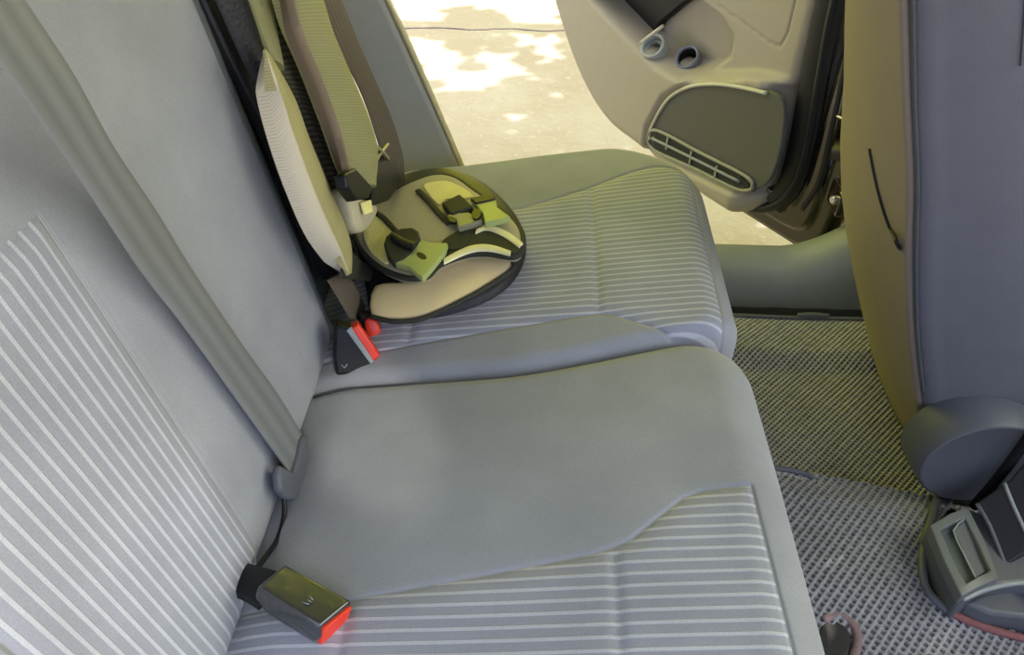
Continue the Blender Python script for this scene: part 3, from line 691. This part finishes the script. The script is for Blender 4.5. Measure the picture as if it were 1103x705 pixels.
    tube('grille_rim', [D_(a, b, o+.002) for a, b in [(.536, .06), (.536, .093), (.496, .180), (.437, .235), (.36, .272), (.28, .294), (.21, .307)]], .0042, pmat('pale_rim', rgb(196, 194, 176), .4, 40, .05), e)
    vt = slab('grille_vent', [D_(a, b, o+.003) for a, b in [(.520, .046), (.520, .088), (.505, .098), (.235, .106), (.20, .098), (.20, .088), (.236, .078)]], DN, .006, M_VENT, e, .002, 0)
    for q in ([(.524, .071), (.36, .084), (.225, .094)],):
        tube('vent_bar', [D_(a, b, o+.006) for a, b in q], .0035, M_PLASL, e)
    tube('vent_frame', [D_(a, b, o+.004) for a, b in [(.523, .044), (.522, .094), (.36, .105), (.215, .113), (.19, .10), (.20, .084), (.24, .07), (.36, .060)]], .004, M_VFRAME, e, closed=True)
    for a in (.47, .385, .30):
        block('vent_divider', D_(a, .081, o+.004), (DU, DN, (0, 0, 1)), (.006, .006, .034), M_VFRAME, e, .001)
    # armrest above the pocket
    arm = [D(a, b, .05) for a, b in [(1.0, .40), (.80, .385), (.70, .392), (.60, .425), (.52, .47), (.52, .62), (1.0, .62)]]
    slab('shaded_hollow', [hit(*p, DP-DN*.03, DN) for p in [(655, 14), (676, 36), (690, 50), (702, 40), (712, 24), (734, 6), (764, -14), (690, -20)]], DN, .03, M_BLACK, e, .006)  # black slab standing in for the shaded hollow under the armrest
    slab('armrest', arm, DN, .10, M_DOOR, e, .015, 0, 4)
door_mats = None
M_VENT = pmat('vent_hollow', rgb(44, 46, 44), .7, 60, .1)
M_VFRAME = pmat('vent_frame_plastic', rgb(146, 146, 132), .45, 40, .06)
door()

def door_items():
    # two small hollow grey cups lying in the pocket of the door
    def cup(px, py, n_off, k, mat, label):
        c = hit(px, py, DP+DN*n_off, DN); ax = CAM-c; ax = ax/np.linalg.norm(ax)+DU*.55+np.array([0, 0, .25]); ax /= np.linalg.norm(ax)
        e = thing('cup', c-np.array([0, 0, .02]), label, 'cup')
        ring('cup_body', c, ax, [(r*k, h*k) for r, h in [(.0, -.03), (.022, -.03), (.026, .006), (.0255, .012), (.0235, .014), (.0205, .012), (.018, -.02), (0, -.02)]], mat, e, 40, False)
        return c, ax, e
    c, ax, e = cup(705, 52, .012, 1.2, pmat('cup_grey', rgb(176, 182, 184), .3, 40, .05), 'pale grey ringed cup with a stick, left of two in the door pocket')
    ring('inner_ring', c, ax, [(.022, -.008), (.022, .002), (.015, .002), (.015, -.008), (.022, -.008)], M_PLASL, e, 36, False)
    tube('stick', [hit(*p, DP+DN*.02, DN) for p in [(690, 46), (702, 37), (714, 28)]], .0042, M_CWHT2, e, curve=0)
    c, ax, e = cup(742, 64, -.022, 1.15, pmat('cup_blue_grey', rgb(128, 134, 150), .3, 40, .05), 'darker grey cup with black mouth, right of two in the door pocket')
    ring('cup_lining', c, ax, [(.0215, .009), (.0190, -.018), (0, -.018)], M_BLACK, e, 36, False)
M_CWHT2 = pmat('pale_stick', rgb(200, 198, 186), .5, 40, .05)
door_items()

# ------------------------------------------------------------------ front seat
def front_seat():
    e = thing('front_seat', (.95, .33, -.01), 'front seat with grey cloth side and brownish back, standing ahead of the footwell', 'seat')
    # section stations: z, rear edge x at the near side
    zt = [1.05, .95, .85, .756, .65, .556, .45, .351, .27, .20, .14, .08, .03]
    xr = [.505, .545, .583, .619, .657, .693, .727, .762, .795, .825, .852, .878, .90]
    yl = [.14, .13, .123, .12, .12, .12, .12, .12, .12, .12, .122, .125, .13]
    yh = [.27, .295, .32, .345, .385, .425, .46, .48, .49, .49, .485, .47, .45]
    th = [.16, .17, .18, .19, .20, .21, .22, .23, .23, .22, .20, .18, .15]
    zz = np.linspace(1.05, .03, 70); f = lambda a: np.interp(zz, zt[::-1], a[::-1])
    XR, YL, YH, TH = f(xr), f(yl), f(yh), f(th)
    def sec(i, part):
        x0, a, b, t = XR[i], YL[i], YH[i], TH[i]; r = .028; z = zz[i]
        q = []
        if part == 'back':
            ys = np.linspace(a+.016, b-.03, 26)
            for y in ys: s = (y-a)/(b-a); q.append((x0-.004-.012*math.sin(math.pi*s), y))
            for k in range(1, 9): an = k/8*math.pi/2; q.append((x0+.045-.045*math.cos(an)-.004*(1-k/8), b-.03+.03*math.sin(an)))
            q.append((x0+.12, b+.001))
        else:
            for k in range(0, 9): an = k/8*math.pi/2; q.append((x0+r-r*math.sin(an), a+.018-.018*math.cos(an)) if False else (x0+r*(1-math.cos(an)), a+.018*(1-math.sin(an))))
            for s in np.linspace(.04, 1, 20): q.append((x0+r+(t-r)*s, a-.012*math.sin(math.pi*min(1, s*1.1))**1))
            q.append((x0+t+.02, a+.05)); q.append((x0+t, a+.12))
        return [(x, y, z) for x, y in q]
    for part, mat, nm in (('back', M_FBACK, 'back_panel'), ('side', M_FRONT, 'side_panel')):
        V = []; n = None
        for i in range(70): s = sec(i, part); n = len(s); V += s
        back = o if part == 'side' else None
        o = mesh(nm, V, gridfaces(70, n), mat, e, face=(-1, 0, 0) if part == 'back' else (0, -1, 0))
        s = o.modifiers.new('solid', 'SOLIDIFY'); s.thickness = .012; s.offset = -1
    from mathutils.bvhtree import BVHTree
    tree_ = BVHTree.FromPolygons([v.co.copy() for v in back.data.vertices], [tuple(p.vertices) for p in back.data.polygons])
    def onback(px, py):
        d = Vector(ray(px, py)).normalized(); h = tree_.ray_cast(Vector(CAM), d)[0]
        return None if h is None else np.array(h-d*.0015)
    tube('pocket_seam', [q for q in (onback(*p) for p in [(937, 160), (944, 196), (952, 226), (960, 248), (969, 267), (978, 284), (984, 292)]) if q is not None], .0026, M_BLACK, e)
    tube('side_piping', [(np.interp(z, zt[::-1], xr[::-1])+.001, np.interp(z, zt[::-1], yl[::-1])+.006, z) for z in np.linspace(1.0, .22, 14)], .0022, M_SIDE, e)
    tube('side_seam', [(np.interp(z, zt[::-1], xr[::-1])+.098, .107, z) for z in (1.0, .85, .76, .70)], .0012, M_SIDE, e)
    # seat cushion and round hinge cover on its inner side
    block('seat_cushion', (1.14, .315, .13), ((1, 0, .12), (0, 1, 0), (-.12, 0, 1)), (.5, .40, .20), M_FRONT, e, .04, 1, 5)
    c = np.array([.902, .115, .146]); ax = (0, -1, 0)
    ring('hinge_cover', c, ax, [(.088, -.01), (.0875, .02), (.085, .048), (.082, .054), (.079, .055), (.076, .0535), (.0, .0535)], M_PLAS, e, 72)
front_seat()

# ------------------------------------------------------------------ console on the tunnel
def console():
    e = thing('centre_console', (.9, 0, .05), 'grey plastic rear end of the centre console with an open tray, lower right corner', 'console')
    z = .12
    def g(px, py, zz=z): return hit(px, py, (0, 0, zz), (0, 0, 1))
    up = (0, 0, 1)
    slab('console_body', [g(*p, z-.012) for p in [(1001, 564), (1041, 545), (1058, 552), (1160, 520), (1230, 700), (1140, 650), (1103, 627), (1062, 632), (1038, 645), (1018, 607)]], up, .10, M_PLAS, e, .006, 0)
    # flat frame around a sunken tray
    def frame(nm, O, I, th, mat):
        O = [np.array(p) for p in O]; I = [np.array(p) for p in I]; k = len(O); dz = np.array([0, 0, th])
        V = O+I+[p-dz for p in O]+[p-dz for p in I]; Fc = []
        for i in range(k):
            q = (i+1) % k; Fc += [[i, q, k+q, k+i], [2*k+i, 3*k+i, 3*k+q, 2*k+q], [i, 2*k+i, 2*k+q, q], [k+i, k+q, 3*k+q, 3*k+i]]
        return finish(mesh(nm, V, Fc, mat, e, angle=35), .002)
    frame('tray_frame', [g(*p) for p in [(1002, 565), (1022, 553), (1043, 545), (1060, 580), (1077, 622), (1056, 631), (1036, 642), (1018, 606)]],
          [g(*p) for p in [(1013, 571), (1027, 563), (1040, 557), (1054, 586), (1067, 614), (1054, 620), (1041, 628), (1026, 600)]], .02, M_FRAME)
    slab('tray_floor', [g(*p, z-.011) for p in [(1010, 570), (1041, 554), (1069, 615), (1040, 631)]], up, .006, M_TRAY, e, .001, 0)
    slab('tray_step', [g(1027, 571, z-.004), g(1040, 558, z-.004), g(1067, 613, z-.009), g(1051, 622, z-.004)], up, .008, M_PLAS, e, .0015, 0)
    tube('step_edge', [g(*p, z-.0035) for p in [(1039, 559), (1027, 571), (1038, 596), (1051, 622)]], .0012, M_PLASL, e, curve=2)
    # dark upright flap with bright edges
    n = np.array([-.55, -.35, .75])
    cc = g(1075, 570, z)
    def h(px, py, d=0): return hit(px, py, cc+n*d, n)
    slab('dark_flap', [h(*p, .006) for p in [(1052, 541), (1088, 516), (1103, 498), (1140, 560), (1104, 596), (1082, 610)]], n, .03, M_DARK, e, .003)
    tube('flap_edge', [h(*p, .006) for p in [(1052, 542), (1066, 566), (1083, 609)]], .0028, M_PLAS, e, curve=3)
    tube('flap_edge', [h(*p, .006) for p in [(1082, 520), (1092, 545), (1106, 575)]], .0025, M_PLASL, e, curve=3)
    # lower curved lip and base
    tube('base_lip', [g(*p, .105) for p in [(1037, 645), (1060, 635), (1085, 629), (1112, 627), (1150, 632)]], .0035, M_PLASL, e)
    slab('console_base', [g(*p, .085) for p in [(1040, 648), (1062, 637), (1103, 630), (1200, 636), (1200, 690), (1103, 664), (1068, 660)]], up, .07, M_PLAS, e, .006, 0)
    # belt stalk crossing in front of the hinge cover
    tube('belt_stalk', [hit(*p, (0, .045, 0), (0, 1, 0)) for p in [(1048, 546), (1075, 515), (1110, 468)]], .007, M_BLACK, e, flat=.6)
M_FRAME = pmat('console_frame', rgb(98, 104, 106), .45, 40, .07, .1, 900)
M_TRAY = pmat('tray_grey', rgb(84, 92, 92), .5, 40, .08)
console()

# ------------------------------------------------------------------ floor mats
def mat_material(name, base, ridge):
    m, n, b = newmat(name)
    a = n.nodes.new('ShaderNodeAttribute'); a.attribute_name = 'su'
    t = n.nodes.new('ShaderNodeTexCoord'); nz = n.nodes.new('ShaderNodeTexNoise'); nz.inputs['Scale'].default_value = 14; nz.inputs['Detail'].default_value = 8
    n.links.new(t.outputs['Object'], nz.inputs['Vector'])
    r = mixc(n, nz.outputs[0], tuple(c*.75 for c in ridge[:3])+(1,), tuple(c*1.2 for c in ridge[:3])+(1,))
    n.links.new(mixc(n, a.outputs['Fac'], base, r), b.inputs['Base Color']); b.inputs['Roughness'].default_value = .55
    return m
M_MAT = mat_material('ribbed_mat', rgb(34, 35, 36), rgb(178, 179, 176))
M_MAT2 = mat_material('tunnel_mat_rubber', rgb(36, 37, 40), rgb(132, 135, 142))
def eva(name, x0, x1, y0, y1, zfun, pitch, res, label, clip=None, sk=0.0, wd=.27, mat=None):
    nx, ny = int((x1-x0)/res), int((y1-y0)/res)
    x = np.linspace(x0, x1, nx); y = np.linspace(y0, y1, ny); X, Y = np.meshgrid(x, y, indexing='ij')
    a = (X*1.0+Y*(1+sk))/pitch; b = (X*1.0-Y*(1-sk))/pitch
    da = np.abs(a-np.round(a)); db = np.abs(b-np.round(b)); d = np.minimum(da, db)
    rid = sstep(wd, wd-.14, d)
    dot = np.exp(-(((da-.5)**2+(db-.5)**2)/.018))
    hgt = .0042*rid+.0015*dot
    Z = zfun(X, Y)+hgt
    V = np.stack([X, Y, Z], -1).reshape(-1, 3); idx = np.arange(nx*ny).reshape(nx, ny)
    keep = np.ones((nx-1, ny-1), bool)
    if clip is not None: keep = signed(X, Y, clip)[:-1, :-1] > 0
    q = np.stack([idx[:-1, :-1], idx[1:, :-1], idx[1:, 1:], idx[:-1, 1:]], -1)[keep]
    me = bpy.data.meshes.new('mat_surface'); me.from_pydata(V.tolist(), [], q.tolist()); me.update()
    at = me.attributes.new('su', 'FLOAT', 'POINT'); at.data.foreach_set('value', np.clip(rid+.35*dot, 0, 1).reshape(-1).astype(np.float32))
    for p in me.polygons: p.use_smooth = True
    me.materials.append(mat or M_MAT)
    e = thing(name, ((x0+x1)/2, (y0+y1)/2, 0), label, 'floor mat', 'rear floor mats')
    o = bpy.data.objects.new('mat_surface', me); COL.objects.link(o); parent_to(o, e)
    s = o.modifiers.new('solid', 'SOLIDIFY'); s.thickness = .004; s.offset = -1
    return e
def zfar(X, Y):
    return -.014+.018*sstep(.395, .45, Y)+.062*sstep(.175, .105, Y+.21*(X-.64))+.003*np.sin(X*22)*np.sin(Y*17)
fm = eva('floor_mat', .50, .98, .035, .537, zfar, .0108, .0019, 'far footwell mat of fine dark cells between far seat, sill and front seat', [(.4, .157), (1.1, .010), (1.1, .6), (.4, .6)])
tube('mat_binding', [(x, .538, zfar(np.array(x), np.array(.538))+.004) for x in np.linspace(.5, .98, 12)], .005, M_PLAS, fm)
tube('binding_fold', [(.79, .542, .010), (.82, .540, .014), (.85, .542, .010)], .006, M_PLAS, fm)
def ztun(X, Y): return .048+.014*sstep(.122, .06, Y+.21*(X-.64))-.03*sstep(-.06, -.22, Y)
clip = [(.50, .153), (.90, .070), (.86, .03), (.815, -.03), (.80, -.09), (.86, -.128), (1.0, -.16), (1.05, -.40), (.5, -.40)]
tm = eva('floor_mat', .50, 1.02, -.36, .155, ztun, .0125, .0022, 'raised tunnel mat with larger pale grey diamond cells, right of the near cushion', clip, .12, .30, M_MAT2)
tube('mat_edge', [(.60, .115, .048), (.648, .118, .052), (.69, .108, .053), (.70, .099, .052)], .005, M_PLAS, tm)
tube('console_side_binding', [(.885, .085, .055), (.85, .03, .065), (.815, -.03, .066), (.80, -.085, .064), (.82, -.115, .058)], .006, M_PLAS, tm)
tube('red_binding', [(.82, -.115, .058), (.86, -.132, .054), (.93, -.150, .050), (1.02, -.17, .046)], .0055, pmat('red_grey_binding', rgb(128, 84, 84), .8, 200, .4), tm)
def gz(px, py, z): return hit(px, py, (0, 0, z), (0, 0, 1))
tube('notch_binding', [gz(*p, .05) for p in [(886, 668), (902, 662), (918, 672), (924, 690), (918, 712)]], .006, pmat('worn_binding', rgb(128, 108, 112), .8, 200, .3), tm)
slab('notch_bracket', [gz(*p, .052) for p in [(884, 674), (900, 668), (913, 676), (916, 690), (910, 712), (884, 712)]], (0, 0, 1), .012, M_DARK, tm, .002, 2)

# ------------------------------------------------------------------ tree whose shade dapples the ground beyond the door
def tree():
    e = thing('shade_tree', (3.4, 4.6, -.3), 'leafy tree beyond the open door, shading the ground outside', 'tree')
    tube('trunk', [(3.4, 4.6, -.32), (3.35, 4.55, .6), (3.2, 4.5, 1.6), (3.1, 4.3, 2.6), (2.9, 4.1, 3.6)], [.2, .15, .13, .11, .07], pmat('bark', rgb(96, 80, 62), .9, 20, .3, .6, 60), e)
    for q in ([(3.15, 4.4, 2.2), (2.4, 3.6, 3.1), (1.4, 2.6, 3.5)], [(3.1, 4.3, 2.6), (3.0, 3.2, 3.4), (2.6, 1.6, 3.6)], [(3.1, 4.3, 2.6), (2.2, 4.3, 3.4), (1.2, 4.4, 3.6)]):
        tube('branch', q, [.07, .02], bpy.data.materials['bark'], e)
    G = lambda px, py: hit(px, py, (0, 0, -.3), (0, 0, 1))[:2]
    gaps = [[G(*p) for p in pl] for pl in (
        [(436, 34), (459, 41), (494, 55), (502, 84), (507, 98), (494, 98), (456, 79)], [(517, 56), (553, 60), (560, 71), (543, 84), (510, 97), (514, 74)],
        [(553, 42), (594, 36), (604, 62), (563, 49)], [(410, -30), (425, 28), (470, 27), (480, 10), (530, 6), (550, 26), (602, 29), (600, -30)])]
    sd = np.array(SUN_DIR)
    n = 15000
    gx = rng.uniform(-1.7, 2.4, n); gy = rng.uniform(-1.0, 4.8, n); hz = rng.uniform(2.9, 3.7, n)
    keep = np.ones(n, bool)
    for g in gaps: keep &= signed(gx, gy, g) < -.02
    dots = rng.uniform((-.1, 2.1), (.5, 2.9), (14, 2))
    for (a, b) in dots: keep &= np.hypot(gx-a, gy-b) > .045
    V = []; Fc = []
    for a, b, h in zip(gx[keep], gy[keep], hz[keep]):
        p = np.array([a, b, -.3])-sd*((h+.3)/-sd[2]); an = rng.uniform(0, 2*math.pi); L = rng.uniform(.05, .085); W_ = L*.55
        u = np.array([math.cos(an), math.sin(an), rng.uniform(-.4, .4)]); v = np.array([-math.sin(an), math.cos(an), rng.uniform(-.4, .4)]); k = len(V)
        V += [p-u*L, p-u*L*.3-v*W_, p+u*L*.5-v*W_*.8, p+u*L, p+u*L*.5+v*W_*.8, p-u*L*.3+v*W_]
        Fc.append([k+i for i in range(6)])
    me = bpy.data.meshes.new('foliage'); me.from_pydata([tuple(map(float, v)) for v in V], [], Fc); me.update()
    lm = pmat('leaf', rgb(112, 132, 52), .6, 3, .3); ln = lm.node_tree
    tr = ln.nodes.new('ShaderNodeBsdfTranslucent'); tr.inputs[0].default_value = (.64, .66, .24, 1)
    ms = ln.nodes.new('ShaderNodeMixShader'); ms.inputs[0].default_value = .72
    ln.links.new(ln.nodes['Principled BSDF'].outputs[0], ms.inputs[1]); ln.links.new(tr.outputs[0], ms.inputs[2]); ln.links.new(ms.outputs[0], ln.nodes['Material Output'].inputs[0])
    me.materials.append(lm); o = bpy.data.objects.new('foliage', me); COL.objects.link(o); parent_to(o, e); o['kind'] = 'stuff'
tree()
